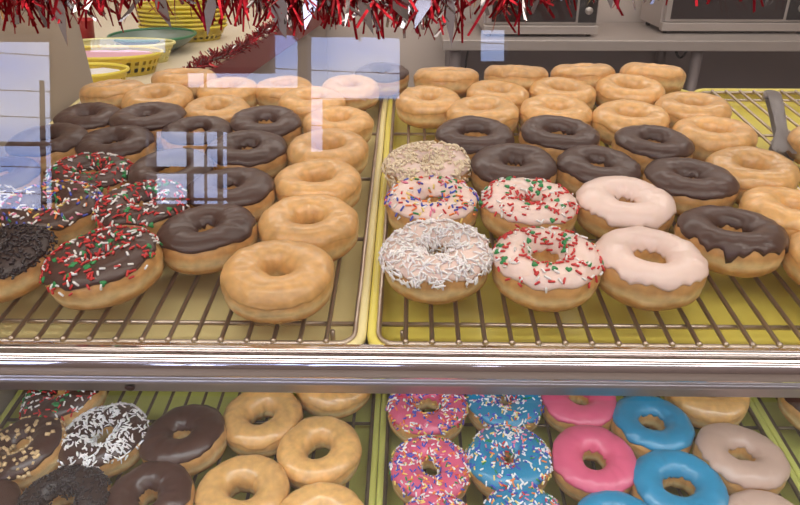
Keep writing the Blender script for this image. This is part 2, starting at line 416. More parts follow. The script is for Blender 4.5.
DONUTS = [
 ('glazed', 'U', 'L', -0.1131, 0.4819, 1.021, 'plain glazed donut front-most in its tray, right behind the steel rail'),
 ('glazed', 'U', 'L', -0.0978, 0.5689, 1.021, 'plain glazed donut second from the rail in the column beside the tray divider'),
 ('glazed', 'U', 'L', -0.0996, 0.6565, 0.994, 'plain glazed donut third from the rail in the column beside the tray divider'),
 ('glazed', 'U', 'L', -0.097, 0.7406, 1.01, 'plain glazed donut fourth from the rail in the column beside the tray divider'),
 ('glazed', 'U', 'L', -0.0942, 0.8286, 0.955, 'plain glazed donut fifth from the rail in the column beside the tray divider'),
 ('glazed', 'U', 'L', -0.1366, 0.9026, 0.981, 'glazed donut half under the pale window reflection, behind the front chocolate one'),
 ('glazed', 'U', 'L', -0.0887, 0.9669, 0.905, 'glazed donut in the back corner next to the divider, washed by a white reflection'),
 ('glazed', 'U', 'L', -0.1858, 0.9634, 0.905, 'glazed donut in the back row, second in from the divider corner'),
 ('glazed', 'U', 'L', -0.2645, 0.9513, 0.948, 'glazed donut in the back row below the violet reflected strip, left half lighter'),
 ('glazed', 'U', 'L', -0.261, 0.872, 0.941, 'pale glazed donut touching the dark donuts, left of the white reflection edge'),
 ('glazed', 'U', 'L', -0.3372, 0.9887, 1.017, 'glazed donut at the back rim, behind the tip of the diagonal red tinsel'),
 ('glazed', 'U', 'L', -0.3525, 0.9091, 1.021, 'orange-brown glazed donut behind the oval chocolate donut, two in from the beige panel'),
 ('glazed', 'U', 'L', -0.427, 0.9401, 0.969, 'glazed donut furthest back and left, directly below the yellow baskets'),
 ('choc', 'U', 'L', -0.191, 0.549, 0.981, 'chocolate iced donut nearest the rail in the upper left tray'),
 ('choc', 'U', 'L', -0.1883, 0.6341, 0.979, 'chocolate iced donut right of the reflected window bars, second row from rail'),
 ('choc', 'U', 'L', -0.192, 0.7348, 0.995, 'chocolate iced donut in the middle of the row beside the glazed column'),
 ('choc', 'U', 'L', -0.1857, 0.8208, 0.963, 'chocolate iced donut furthest back beside the glazed column'),
 ('choc', 'U', 'L', -0.265, 0.7906, 0.923, 'chocolate iced donut behind the top of the reflected window panes'),
 ('choc', 'U', 'L', -0.2634, 0.6782, 0.979, 'chocolate iced donut under the left reflected window pane'),
 ('choc', 'U', 'L', -0.4232, 0.842, 0.905, 'chocolate iced donut furthest back by the beige side panel'),
 ('choc', 'U', 'L', -0.3402, 0.8299, 1.021, 'oval chocolate iced donut behind the row, in front of the orange glazed one'),
 ('choc', 'U', 'L', -0.3545, 0.7522, 0.962, 'chocolate iced donut with a long narrow hole behind the red sprinkled one'),
 ('choc', 'U', 'L', -0.4361, 0.7551, 0.995, 'chocolate iced donut crossed by the reflected utility pole'),
 ('choc', 'U', 'L', -0.4511, 0.6655, 0.905, 'chocolate iced donut cut by the left photo edge under blue reflection'),
 ('xmaschoc', 'U', 'L', -0.3515, 0.6718, 0.944, 'chocolate donut with red and white sprinkles, furthest back of the festive ones'),
 ('rainbowchoc', 'U', 'L', -0.3571, 0.59, 1.021, 'chocolate donut with multicoloured rainbow sprinkles in the upper left tray'),
 ('xmaschoc', 'U', 'L', -0.2684, 0.5977, 0.987, 'chocolate donut with red, white and green sprinkles left of a plain chocolate one'),
 ('xmaschoc', 'U', 'L', -0.2686, 0.4953, 1.021, 'chocolate donut with red, white and green sprinkles nearest the rail'),
 ('darkchoc', 'U', 'L', -0.3615, 0.5004, 0.97, 'dark chocolate donut coated in dark sprinkles at the front left corner'),
 ('coconutchoc', 'U', 'L', -0.4406, 0.5954, 0.905, 'white flaked donut cut by the left photo edge on the upper shelf'),
 ('choc', 'U', 'L', -0.045, 1.03, 0.884, 'chocolate donut at the back rim peeking out behind the tray divider'),
 ('coconut', 'U', 'M', 0.0241, 0.5121, 1.015, 'white iced donut with coconut shreds nearest the rail'),
 ('xmaswhite', 'U', 'M', 0.1195, 0.5021, 1.021, 'white iced donut with red sprinkles and green hearts nearest the rail'),
 ('white', 'U', 'M', 0.2103, 0.5033, 1.021, 'plain white iced donut with dripping edge nearest the rail'),
 ('chocdrip', 'U', 'M', 0.2992, 0.55, 1.021, 'chocolate iced donut with a drip running down its side near the rail'),
 ('glazed', 'U', 'M', 0.3765, 0.5938, 1.009, 'glazed donut behind the dripping chocolate one, cut by the right photo edge'),
 ('glazed', 'U', 'M', 0.3851, 0.5118, 0.994, 'glazed donut closest to the rail at the right photo edge'),
 ('rainbowwhite', 'U', 'M', 0.0224, 0.6106, 0.991, 'white iced donut with rainbow sprinkles between the two coconut donuts'),
 ('xmaswhite', 'U', 'M', 0.1195, 0.6072, 1.021, 'white iced donut with red sprinkles in the second row from the rail'),
 ('white', 'U', 'M', 0.2171, 0.6104, 1.021, 'plain white iced donut in the second row from the rail'),
 ('choc', 'U', 'M', 0.2985, 0.6605, 1.021, 'chocolate iced donut directly behind the one with the drip'),
 ('glazed', 'U', 'M', 0.3787, 0.6918, 1.021, 'glazed donut right of the chocolate diagonal, third from the rail'),
 ('coconuttoast', 'U', 'M', 0.0194, 0.697, 1.011, 'donut with cream coloured toasted coconut furthest back in the divider column'),
 ('choc', 'U', 'M', 0.1153, 0.6936, 1.017, 'chocolate iced donut just behind the red sprinkled white donuts'),
 ('choc', 'U', 'M', 0.2101, 0.6949, 0.981, 'chocolate iced donut just behind the farther plain white donut'),
 ('choc', 'U', 'M', 0.2896, 0.7597, 0.988, 'chocolate iced donut at the right end of the back chocolate row'),
 ('glazed', 'U', 'M', 0.374, 0.792, 1.021, 'glazed donut beside the yellow tray edge, second from the bare rack'),
 ('glazed', 'U', 'M', 0.3796, 0.8838, 1.021, 'glazed donut at the left edge of the bare rack'),
 ('glazed', 'U', 'M', 0.2858, 0.8445, 1.021, 'glazed donut behind the right end of the chocolate row'),
 ('choc', 'U', 'M', 0.1818, 0.7817, 1.021, 'chocolate iced donut in the middle of the back chocolate row'),
 ('choc', 'U', 'M', 0.0779, 0.778, 1.021, 'chocolate iced donut at the left end of the back chocolate row'),
 ('glazed', 'U', 'M', 0.0954, 0.8625, 1.021, 'glazed donut directly behind the left end of the chocolate row'),
 ('glazed', 'U', 'M', 0.1926, 0.8667, 1.014, 'glazed donut directly behind the middle of the chocolate row'),
 ('glazed', 'U', 'M', 0.0251, 0.9079, 0.981, 'glazed donut touching the rack corner next to the divider'),
 ('glazed', 'U', 'M', 0.1233, 0.9394, 0.948, 'glazed donut in the second row from the back, left of centre'),
 ('glazed', 'U', 'M', 0.2166, 0.9469, 0.981, 'glazed donut in the second row from the back, centre'),
 ('glazed', 'U', 'M', 0.3144, 0.9554, 1.021, 'glazed donut in the second row from the back, at its right end'),
 ('glazed', 'U', 'M', 0.0527, 0.9996, 1.021, 'glazed donut in the rearmost row, leftmost, below the steel table leg'),
 ('glazed', 'U', 'M', 0.1585, 1.0134, 1.021, 'glazed donut in the rearmost row, second from the left'),
 ('glazed', 'U', 'M', 0.2607, 1.022, 1.013, 'glazed donut in the rearmost row, third from the left'),
 ('glazed', 'U', 'M', 0.3668, 1.0233, 1.021, 'glazed donut in the rearmost row, rightmost, by the bare rack corner'),
 ('glazed', 'U', 'R', 0.5069, 0.7753, 0.948, 'glazed donut on the bare rack below the grey tongs'),
 ('xmaschoc', 'L', 'L', -0.4193, 0.5973, 1.021, 'chocolate donut with red and white sprinkles peeking from under the left end of the rail'),
 ('nutchoc', 'L', 'L', -0.4291, 0.5158, 1.007, 'chocolate donut scattered with chopped nuts on the lower shelf'),
 ('coconutchoc', 'L', 'L', -0.3462, 0.5345, 1.021, 'chocolate donut covered in white coconut shreds on the lower shelf'),
 ('choc', 'L', 'L', -0.2556, 0.5372, 1.021, 'plain chocolate iced donut right of the coconut one on the lower shelf'),
 ('choc', 'L', 'L', -0.4446, 0.4361, 0.969, 'chocolate iced donut in the bottom left corner of the photo'),
 ('darkchoc', 'L', 'L', -0.3542, 0.4445, 0.991, 'chocolate donut rimmed with dark sprinkles at the bottom photo edge'),
 ('choc', 'L', 'L', -0.2671, 0.4527, 0.988, 'plain chocolate iced donut at the bottom edge beside the dark sprinkled one'),
 ('glazed', 'L', 'L', -0.173, 0.5719, 1.001, 'glazed donut just under the rail, right of the chocolate donut'),
 ('glazed', 'L', 'L', -0.0946, 0.634, 1.021, 'glazed donut mostly hidden by the rail next to the lower divider'),
 ('glazed', 'L', 'L', -0.1001, 0.5231, 0.984, 'glazed donut beside the lower divider, fully visible'),
 ('glazed', 'L', 'L', -0.1736, 0.4644, 1.021, 'glazed donut at the bottom between chocolate and glazed ones'),
 ('glazed', 'L', 'L', -0.0872, 0.4296, 0.989, 'glazed donut at the bottom edge beside the lower divider, mostly cut off'),
 ('pinksprinkle', 'L', 'M', 0.0221, 0.5892, 0.99, 'pink iced donut with rainbow sprinkles directly under the rail'),
 ('pinksprinkle', 'L', 'M', 0.0238, 0.4985, 0.921, 'pink iced donut with dense rainbow sprinkles nearest the bottom edge'),
 ('bluesprinkle', 'L', 'M', 0.1155, 0.6005, 0.962, 'blue iced donut with sprinkles directly under the rail'),
 ('bluesprinkle', 'L', 'M', 0.1105, 0.5121, 0.98, 'blue iced donut with sprinkles, fully visible in the middle'),
 ('bluesprinkle', 'L', 'M', 0.1173, 0.4326, 0.905, 'blue iced donut with sprinkles cut by the bottom edge'),
 ('pink', 'L', 'M', 0.2065, 0.6035, 0.976, 'plain pink iced donut half hidden under the rail'),
 ('pink', 'L', 'M', 0.2035, 0.5107, 0.989, 'plain pink iced donut, fully visible'),
 ('blue', 'L', 'M', 0.2825, 0.5643, 0.985, 'plain blue iced donut furthest back, just under the rail'),
 ('blue', 'L', 'M', 0.2846, 0.4762, 1.016, 'plain blue iced donut beside the beige one'),
 ('blue', 'L', 'M', 0.2084, 0.4271, 0.927, 'plain blue iced donut cut by the bottom edge'),
 ('glazed', 'L', 'M', 0.3662, 0.6194, 1.021, 'glazed donut under the rail near the right lower divider'),
 ('beige', 'L', 'M', 0.3658, 0.5172, 1.021, 'beige maple iced donut beside the right lower divider, fully visible'),
 ('beige', 'L', 'M', 0.3574, 0.4271, 0.966, 'beige maple iced donut barely showing at the bottom edge'),
 ('choc', 'L', 'R', 0.5021, 0.6044, 1.021, 'chocolate topped donut in the lower right tray at the photo edge'),
 ('pinksprinkle', 'L', 'M', 0.0296, 0.42, 0.905, 'pink iced donut with sprinkles whose rim just shows at the bottom edge'),
]
TILTS = {27: (0, -7, 40), 28: (0, -8, 10), 13: (-3, -4, 200), 57: (-13, 0, 30), 58: (-15, 2, 130), 59: (-13, -2, 220), 60: (-12, 3, 80), 12: (-10, -3, 10), 10: (-10, 0, 60),
 62: (-3, -12, 50), 63: (-2, -12, 140), 64: (-4, -5, 0), 65: (-4, -8, 75), 67: (0, -6, 20), 68: (0, -7, 210), 34: (-6, 2, 290), 33: (-3, 1, 20), 85: (-4, 5, 100), 81: (-2, 4, 10), 36: (0, 3, 0), 35: (-4, 5, 50)}
LIFTS = {}
# ---------------------------------------------------------------- donuts
R0, TA, TB = 0.0299, 0.0176, 0.0190
def dsurf(seed, ph, t, off=0.0):
    """point on the donut skin: ph runs round the ring, t round its cross section (0 = outer rim, 90 = top)"""
    c, s = math.cos(t), math.sin(t); e = 2/2.4
    hv = 0.0014*math.sin(seed*5.1)
    r = (TA + hv) * math.copysign(abs(c)**e, c); z = TB * math.copysign(abs(s)**e, s)
    n1 = noise.noise(Vector((math.cos(ph)*1.1, math.sin(ph)*1.1, seed*7.3)))
    n2 = noise.noise(Vector((math.cos(ph)*2.3, math.sin(ph)*2.3, seed*3.1 + s)))
    n3 = noise.noise(Vector((math.cos(ph)*4.5 + c, math.sin(ph)*4.5 + s*1.5, seed*5.7)))
    k = 1 + 0.08*n1
    rad = (R0 - hv)*(1 + 0.03*n2) + 0.0018*math.sin(seed*3.3)*math.cos(2*ph + seed)*(.6 - .4*c) + r*k
    belt = math.exp(-(((t if t < PI else t - 2*PI) + .22) / 0.13)**2) if c > 0 else 0
    rad -= 0.0014*belt
    z = z*(1 + 0.07*n1) + 0.0009*n3
    rad += 0.0009*n3
    if s < -0.3: rad -= 0.0016*(-s-0.3)*math.copysign(1, c)
    nx, nzz = c/1.0, s*TA/TB
    L = math.hypot(nx, nzz)
    rad += off*nx/L; z += off*nzz/L
    rad = max(rad, 0.004)
    return Vector((rad*math.cos(ph), rad*math.sin(ph), z))
def dough_bm(seed, NP=72, NT=48):
    bm = bmesh.new()
    g = [[bm.verts.new(dsurf(seed, 2*PI*i/NP, 2*PI*j/NT)) for j in range(NT)] for i in range(NP)]
    for i in range(NP):
        for j in range(NT):
            bm.faces.new((g[i][j], g[(i+1) % NP][j], g[(i+1) % NP][(j+1) % NT], g[i][(j+1) % NT]))
    return bm
def edge_t(seed, ph, drip):
    base = R(27) + R(15)*noise.noise(Vector((math.cos(ph)*2.2, math.sin(ph)*2.2, seed*11.0))) 
    base += R(3.5)*noise.noise(Vector((math.cos(ph)*6, math.sin(ph)*6, seed*2.0)))
    if drip: base -= R(20)*max(0, noise.noise(Vector((math.cos(ph)*7, math.sin(ph)*7, seed*4.0)))+.15)*drip
    return base
def icing_bm(seed, thick=0.0016, drip=0.0, lift=0.0, NP=72, NT=24, inner=160):
    bm = bmesh.new(); g = []
    for i in range(NP):
        ph = 2*PI*i/NP; t0 = edge_t(seed, ph, drip) + lift; t1 = R(inner) + R(12)*noise.noise(Vector((math.cos(ph)*3, math.sin(ph)*3, seed)))
        row = []
        for j in range(NT + 1):
            q = (0, .010, .035)[j] if j < 3 else 1 - (0, .010, .035)[NT-j] if NT-j < 3 else .07 + .86*(j-3)/(NT-6)
            t = t0 + (t1 - t0)*q
            d = min(j, NT-j)
            off = thick * (-0.9, 0.55, 0.92, 1.0)[min(d, 3)]
            if q < .2: off += 0.0005*max(0, 1-abs(q-.09)/.09)
            row.append(bm.verts.new(dsurf(seed, ph, t, off)))
        g.append(row)
    for i in range(NP):
        for j in range(NT):
            bm.faces.new((g[i][j], g[(i+1) % NP][j], g[(i+1) % NP][j+1], g[i][j+1]))
    return bm
def frame_at(seed, ph, t, off):
    p = dsurf(seed, ph, t, off); e = 0.02
    a = (dsurf(seed, ph+e, t, off) - p).normalized(); b = (dsurf(seed, ph, t+e, off) - p).normalized()
    return p, a, b, a.cross(b).normalized()
def rod(bm, p, d, n, L, r, mi):
    d = d.normalized(); s = d.cross(n).normalized(); u = s.cross(d)
    K = 6; R1 = []
    for f, q in ((-1, .45), (-.82, 1), (.82, 1), (1, .45)):
        R1.append([bm.verts.new(p + d*(f*L/2) + (s*math.cos(2*PI*k/K) + u*math.sin(2*PI*k/K))*r*q) for k in range(K)])
    for A, B in zip(R1, R1[1:]):
        for k in range(K): bm.faces.new((A[k], A[(k+1) % K], B[(k+1) % K], B[k])).material_index = mi
    bm.faces.new(R1[0][::-1]).material_index = mi; bm.faces.new(R1[-1]).material_index = mi
def heart(bm, p, a, b, n, sz, mi):
    out = [(0,-1),(.55,-.45),(.95,.15),(.85,.65),(.45,.85),(0,.5),(-.45,.85),(-.85,.65),(-.95,.15),(-.55,-.45)]
    lo = [bm.verts.new(p + (a*x + b*y)*sz - n*.0004) for x, y in out]; hi = [bm.verts.new(p + (a*x + b*y)*sz*.9 + n*.0007) for x, y in out]
    c = bm.verts.new(p + n*.0008)
    for k in range(10):
        bm.faces.new((lo[k], lo[(k+1) % 10], hi[(k+1) % 10], hi[k])).material_index = mi
        bm.faces.new((hi[k], hi[(k+1) % 10], c)).material_index = mi
def clus(ph, t, seed):
    return noise.noise(Vector((math.cos(ph)*2.5, math.sin(ph)*2.5, t*1.2 + seed*9)))
def sprinkles_bm(seed, weights, count, off=0.0024, L=0.0056, r=0.00098, hearts=0, hmi=None, tmin=18, tmax=172, clump=0.5):
    rnd = random.Random(seed*31 + 7); bm = bmesh.new(); idx = [i for i, w in enumerate(weights) for _ in range(w)]
    n = 0
    while n < count:
        ph = rnd.uniform(0, 2*PI); t = R(rnd.uniform(tmin, tmax))
        if rnd.random() > (R0 + TA*math.cos(t))/(R0 + TA): continue
        if clus(ph, t, seed) * clump < rnd.uniform(-.45, .15): continue
        p, a, b, nn = frame_at(seed, ph, t, off + rnd.uniform(-.0002, .0008)); an = rnd.uniform(0, PI)
        d = a*math.cos(an) + b*math.sin(an) + nn*rnd.uniform(-.15, .15)
        rod(bm, p, d, nn, L*rnd.uniform(.75, 1.15), r, rnd.choice(idx)); n += 1
    for _ in range(hearts):
        ph = rnd.uniform(0, 2*PI); t = R(rnd.uniform(tmin, tmax-30)); p, a, b, nn = frame_at(seed, ph, t, off)
        an = rnd.uniform(0, 2*PI); heart(bm, p, a*math.cos(an)+b*math.sin(an), b*math.cos(an)-a*math.sin(an), nn, 0.0030, hmi)
    return bm
def shreds_bm(seed, count, tmin=12, tmax=175, L=0.009, wd=0.0011, off=0.0022):
    rnd = random.Random(seed*17 + 3); bm = bmesh.new(); n = 0
    while n < count:
        ph = rnd.uniform(0, 2*PI); t = R(rnd.uniform(tmin, tmax))
        if rnd.random() > (R0 + TA*math.cos(t))/(R0 + TA): continue
        if clus(ph, t, seed) < rnd.uniform(-.6, .1): continue
        p, a, b, nn = frame_at(seed, ph, t, off + rnd.uniform(0, .0018)); an = rnd.uniform(0, PI)
        d = (a*math.cos(an) + b*math.sin(an) + nn*rnd.uniform(-.25, .45)).normalized(); l = L*rnd.uniform(.5, 1.1)
        s = d.cross(nn).normalized(); bend = rnd.uniform(-.35, .35)*l
        pts = [p + d*(l*(q-.5)) + s*bend*(1-(2*q-1)**2)*.5 for q in (0, .33, .66, 1)]
        w = wd*rnd.uniform(.7, 1.3)
        tube(bm, pts, [w*.5, w*.8, w*.75, w*.35], 4)
        n += 1
    return bm
def nuts_bm(seed, count):
    rnd = random.Random(seed + 77); bm = bmesh.new()
    for _ in range(count):
        ph = rnd.uniform(0, 2*PI); t = R(rnd.uniform(12, 160)); p, a, b, nn = frame_at(seed, ph, t, .0024)
        s = rnd.uniform(.0014, .0028); an = rnd.uniform(0, PI); d = a*math.cos(an)+b*math.sin(an); e = b*math.cos(an)-a*math.sin(an)
        vs = [bm.verts.new(p + d*s*x*rnd.uniform(.7, 1.2) + e*s*.8*y*rnd.uniform(.6, 1.2) + nn*s*.55*z) for x in (-1, 1) for y in (-1, 1) for z in (-1, 1)]
        for f in ((0,1,3,2),(4,6,7,5),(0,4,5,1),(2,3,7,6),(0,2,6,4),(1,5,7,3)): bm.faces.new([vs[i] for i in f])
    return bm
XM = ['s_red', 's_white', 's_green']
RB = ['s_white', 's_blue', 's_orange', 's_yellow', 's_pink', 's_red', 's_green']
KIND = {  # icing material, icing label, topping builder
 'glazed': None,
 'choc': ('choc', None), 'chocdrip': ('choc', None), 'white': ('white', None), 'pink': ('pink', None), 'blue': ('blue', None), 'beige': ('beige', None),
 'xmaschoc': ('choc', lambda s: ('sprinkles', sprinkles_bm(s, [6, 4, 0], 250, hearts=30, hmi=2), XM)),
 'rainbowchoc': ('choc', lambda s: ('sprinkles', sprinkles_bm(s, [6, 4, 2, 2, 2, 1, 1], 290), RB)),
 'darkchoc': ('darkchoc', lambda s: ('sprinkles', sprinkles_bm(s, [1], 650, L=.004, clump=.2), ['s_dark'])),
 'coconutchoc': ('choc', lambda s: ('coconut_shreds', shreds_bm(s, 480, wd=.0014, L=.0085), ['coco'])),
 'coconut': ('white', lambda s: ('coconut_shreds', shreds_bm(s, 760, wd=.0014, L=.0085), ['coco'])),
 'coconuttoast': ('white', lambda s: ('coconut_shreds', shreds_bm(s, 900, tmin=5, L=.006, wd=.0017), ['coco_toast'])),
 'xmaswhite': ('white', lambda s: ('sprinkles', sprinkles_bm(s, [7, 3, 0], 190, hearts=26, hmi=2), XM)),
 'rainbowwhite': ('white', lambda s: ('sprinkles', sprinkles_bm(s, [2, 4, 4, 1, 2, 2, 1], 250), RB)),
 'nutchoc': ('choc', lambda s: ('nut_pieces', nuts_bm(s, 105), ['nut'])),
 'pinksprinkle': ('pink', lambda s: ('sprinkles', sprinkles_bm(s, [6, 5, 4, 3, 1, 1, 1], 420), RB)),
 'bluesprinkle': ('blue', lambda s: ('sprinkles', sprinkles_bm(s, [8, 5, 2, 2, 2, 1, 1], 380), RB)),
}
GROUP = {'glazed': 'glazed donuts', 'choc': 'chocolate iced donuts', 'chocdrip': 'chocolate iced donuts', 'white': 'plain white iced donuts', 'pink': 'plain pink donuts',
 'blue': 'plain blue donuts', 'beige': 'beige iced donuts', 'xmaschoc': 'festive sprinkled chocolate donuts', 'rainbowchoc': 'rainbow sprinkled chocolate donuts',
 'darkchoc': 'dark sprinkled donuts', 'coconutchoc': 'coconut donuts', 'coconut': 'coconut donuts', 'coconuttoast': 'coconut donuts', 'xmaswhite': 'festive sprinkled white donuts',
 'rainbowwhite': 'rainbow sprinkled white donuts', 'nutchoc': 'nut topped donuts', 'pinksprinkle': 'sprinkled pink donuts', 'bluesprinkle': 'sprinkled blue donuts'}
NVAR = {'glazed': 7, 'choc': 6, 'pink': 2, 'blue': 3, 'beige': 2, 'white': 2}
protos = {}
def make_donut(kind, seed):
    o = empty('donut', Matrix(), 'donut', 'donut', GROUP[kind])
    link('dough', dough_bm(seed), 'dough_glazed' if kind == 'glazed' else 'dough', o)
    if kind == 'glazed':
        link('glaze', icing_bm(seed, 0.0006, 0.3, lift=R(-14), inner=185), 'glaze', o); return o
    im, top = KIND[kind]
    drip = {'white': 0.9, 'chocdrip': 1.6, 'pink': .25, 'blue': .25, 'beige': .6, 'coconut': .4, 'xmaswhite': .3}.get(kind, .25)
    link('icing', icing_bm(seed, 0.0017, drip), im, o)
    if top:
        nm, bm, ms = top(seed); link(nm, bm, ms, o, kind='stuff')
    return o
rnd = random.Random(11)
used = {}
for i, (kind, sh, tr, u, v, sc, label) in enumerate(DONUTS):
    n = used.get(kind, 0); used[kind] = n + 1
    var = n % NVAR.get(kind, 99)
    if (kind, var) not in protos:
        o = protos[(kind, var)] = make_donut(kind, len(protos)*1.37 + 0.5)
    else:
        o = copy_tree(protos[(kind, var)])
    o['label'] = label
    tx, ty, rz = TILTS.get(i, (rnd.uniform(-2, 2), rnd.uniform(-2, 2), rnd.uniform(0, 360)))
    lift = LIFTS.get(i, 0)
    w = SH[sh] + (TB + 0.0003)*sc + lift + 0.5*0.095*sc*0.35*math.sin(R(max(abs(tx), abs(ty))))
    o.matrix_basis = T @ Matrix.Translation((u, v, w)) @ Matrix.Rotation(R(tx), 4, 'X') @ Matrix.Rotation(R(ty), 4, 'Y') @ Matrix.Rotation(R(rz), 4, 'Z') @ Matrix.Scale(sc, 4)
# ---------------------------------------------------------------- tongs on the bare rack
tg = empty('tongs', T @ Matrix.Translation((0.452, 0.765, -0.338)) @ Matrix.Rotation(R(-17), 4, 'Z') @ Matrix.Rotation(R(4), 4, 'X'), 'grey serving tongs lying on the bare rack at the right photo edge', 'tongs')
def tong_arm(sgn):
    bm = bmesh.new(); rows = []
    for y, hw, zz in ((-.012,.004,.000),(-.006,.011,-.003),(.006,.0145,-.0045),(.022,.014,-.004),(.036,.009,-.001),(.048,.0065,.001),(.08,.0075,.004),(.115,.0085,.007),(.15,.009,.008),(.17,.008,.004)):
        rows.append([bm.verts.new((x*hw, y, zz + sgn*(.006 + .03*max(0, .16-y)*.5) + (-sgn*.0035*(x*x) if y < .04 else -sgn*.0015*x*x))) for x in (-1, -.5, 0, .5, 1)])
    for A, B in zip(rows, rows[1:]):
        for k in range(4): bm.faces.new((A[k], A[k+1], B[k+1], B[k]))
    r = bmesh.ops.solidify(bm, geom=bm.faces[:], thickness=0.0016)
    return bm
for s in (1, -1): link('arm', tong_arm(s), 'tong', tg)
link('hinge', tube(bmesh.new(), ((-.009, .167, .002), (.009, .167, .002)), .0065, 10), 'tong', tg)

# ---------------------------------------------------------------- back counter and what stands on it
A = Vector((-0.585, 1.62)); B = Vector((-0.440, 2.95)); ZC = 1.0
ct = empty('back_counter', Matrix(), 'cream work counter behind the case with a red edge', 'counter')
def prism(pts, z0, z1):
    bm = bmesh.new(); lo = [bm.verts.new((x, y, z0)) for x, y in pts]; hi = [bm.verts.new((x, y, z1)) for x, y in pts]
    n = len(pts)
    for k in range(n): bm.faces.new((lo[k], lo[(k+1) % n], hi[(k+1) % n], hi[k]))
    bm.faces.new(lo[::-1]); bm.faces.new(hi); return bm
P1 = (-0.605, 1.25); P2 = (-0.405, 3.60)
link('countertop', prism([(-2.6, 1.25), P1, P2, (-2.6, 3.60)], ZC-0.03, ZC), 'counter', ct, smooth=False)
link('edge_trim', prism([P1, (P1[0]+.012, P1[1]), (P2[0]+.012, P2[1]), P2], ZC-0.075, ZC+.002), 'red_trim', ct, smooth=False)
link('cabinet', prism([(-2.55, 1.30), (P1[0]-.03, 1.30), (P2[0]-.03, 3.6), (-2.55, 3.6)], 0.0, ZC-0.031), 'counter_side', ct, smooth=False)

def basket(name, x, y, z, a, b, h, m, label, group='yellow plastic food baskets', rot=0, cells=True, liner=None):
    r = empty(name, Matrix.Translation((x, y, z)) @ Matrix.Rotation(R(rot), 4, 'Z'), label, 'basket', group)
    bm = bmesh.new(); seg = 72
    f = lambda q: 0.82 + 0.18*q
    def ring(q, dz=0.0, g=0.0): return [bm.verts.new((a*(f(q)+g)*math.cos(2*PI*k/seg), b*(f(q)+g)*math.sin(2*PI*k/seg), h*q + dz)) for k in range(seg)]
    qs = [0.0, 0.20, 0.40, 0.55, 0.74, 0.80, 0.80001, 1.0]; rings = [ring(q) for q in qs]
    for j, (A_, B_) in enumerate(zip(rings, rings[1:])):
        for k in range(seg):
            if cells and j in (1, 3) and k % 2 != 0: continue
            bm.faces.new((A_[k], A_[(k+1) % seg], B_[(k+1) % seg], B_[k]))
    bm.faces.new(rings[0][::-1])
    bmesh.ops.solidify(bm, geom=bm.faces[:], thickness=0.0022)
    link('body', bm, m, r, smooth=False)
    link('rim', tube(bmesh.new(), [(a*1.005*math.cos(2*PI*k/seg), b*1.005*math.sin(2*PI*k/seg), h) for k in range(seg)], 0.0042, 8, closed=True), m, r)
    if liner:
        bm = bmesh.new(); rr = random.Random(3); c = bm.verts.new((0, 0, h*.95)); rg = []
        for q in (.35, .7, .9):
            rg.append([bm.verts.new((a*q*math.cos(2*PI*k/24), b*q*math.sin(2*PI*k/24), h*(1.0 - .25*q) + rr.uniform(-.005, .006))) for k in range(24)])
        for k in range(24): bm.faces.new((c, rg[0][k], rg[0][(k+1) % 24]))
        for U_, V_ in zip(rg, rg[1:]):
            for k in range(24): bm.faces.new((U_[k], V_[k], V_[(k+1) % 24], U_[(k+1) % 24]))
        o = link('paper_liner', bm, liner, r)
    return r
basket('food_basket', -0.770, 1.60, ZC, 0.105, 0.075, 0.055, 'yellow', 'yellow basket lined with white paper, nearest and cut by the beige panel', liner='paper')
basket('food_basket', -0.815, 1.845, ZC, 0.150, 0.090, 0.052, 'yellow', 'yellow slotted basket holding pink paper, in front of the pale basket', liner='pink_paper')
basket('food_basket', -0.83, 2.00, ZC, 0.150, 0.070, 0.052, 'pale_yellow', 'pale yellow basket between the pink paper basket and the green bowl')
def bowl():
    r = empty('bowl', Matrix.Translation((-0.80, 2.17, ZC)) @ Matrix.Scale(.86, 4), 'grey green bowl with dark green rim on the back counter', 'bowl')
    bm = bmesh.new()
    prof = [(0, 0), (.06, 0), (.085, .008), (.125, .03), (.148, .052), (.150, .056), (.145, .054), (.120, .033), (.08, .012), (0, .008)]
    lathe(bm, [(max(p, .0005), z) for p, z in prof], 48)
    link('body', bm, 'bowl_grey', r)
    bm = bmesh.new(); tube(bm, [(.149*math.cos(2*PI*k/48), .149*math.sin(2*PI*k/48), .056) for k in range(48)], .005, 8, closed=True)
    link('rim', bm, 'green', r)
bowl()
for k in range(6):
    basket('food_basket', -0.775, 2.40, ZC + k*0.0135, 0.145, 0.10, 0.045, 'yellow',
           ('yellow basket at the bottom of the stack under the tinsel' if k == 0 else 'yellow basket at the top of the stack under the tinsel' if k == 5 else 'yellow basket nested inside the stack under the tinsel'),
           'stacked yellow baskets', cells=(k == 0))
cp = empty('cup', Matrix.Translation((-0.995, 2.12, ZC)), 'red cup standing beside the beige case panel', 'cup')
bm = bmesh.new(); lathe(bm, [(.0005, .003), (.028, .003), (.030, 0), (.038, .095), (.041, .097), (.041, .100), (.037, .100), (.028, .006), (.0005, .006)], 32)
link('body', bm, 'cup', cp)

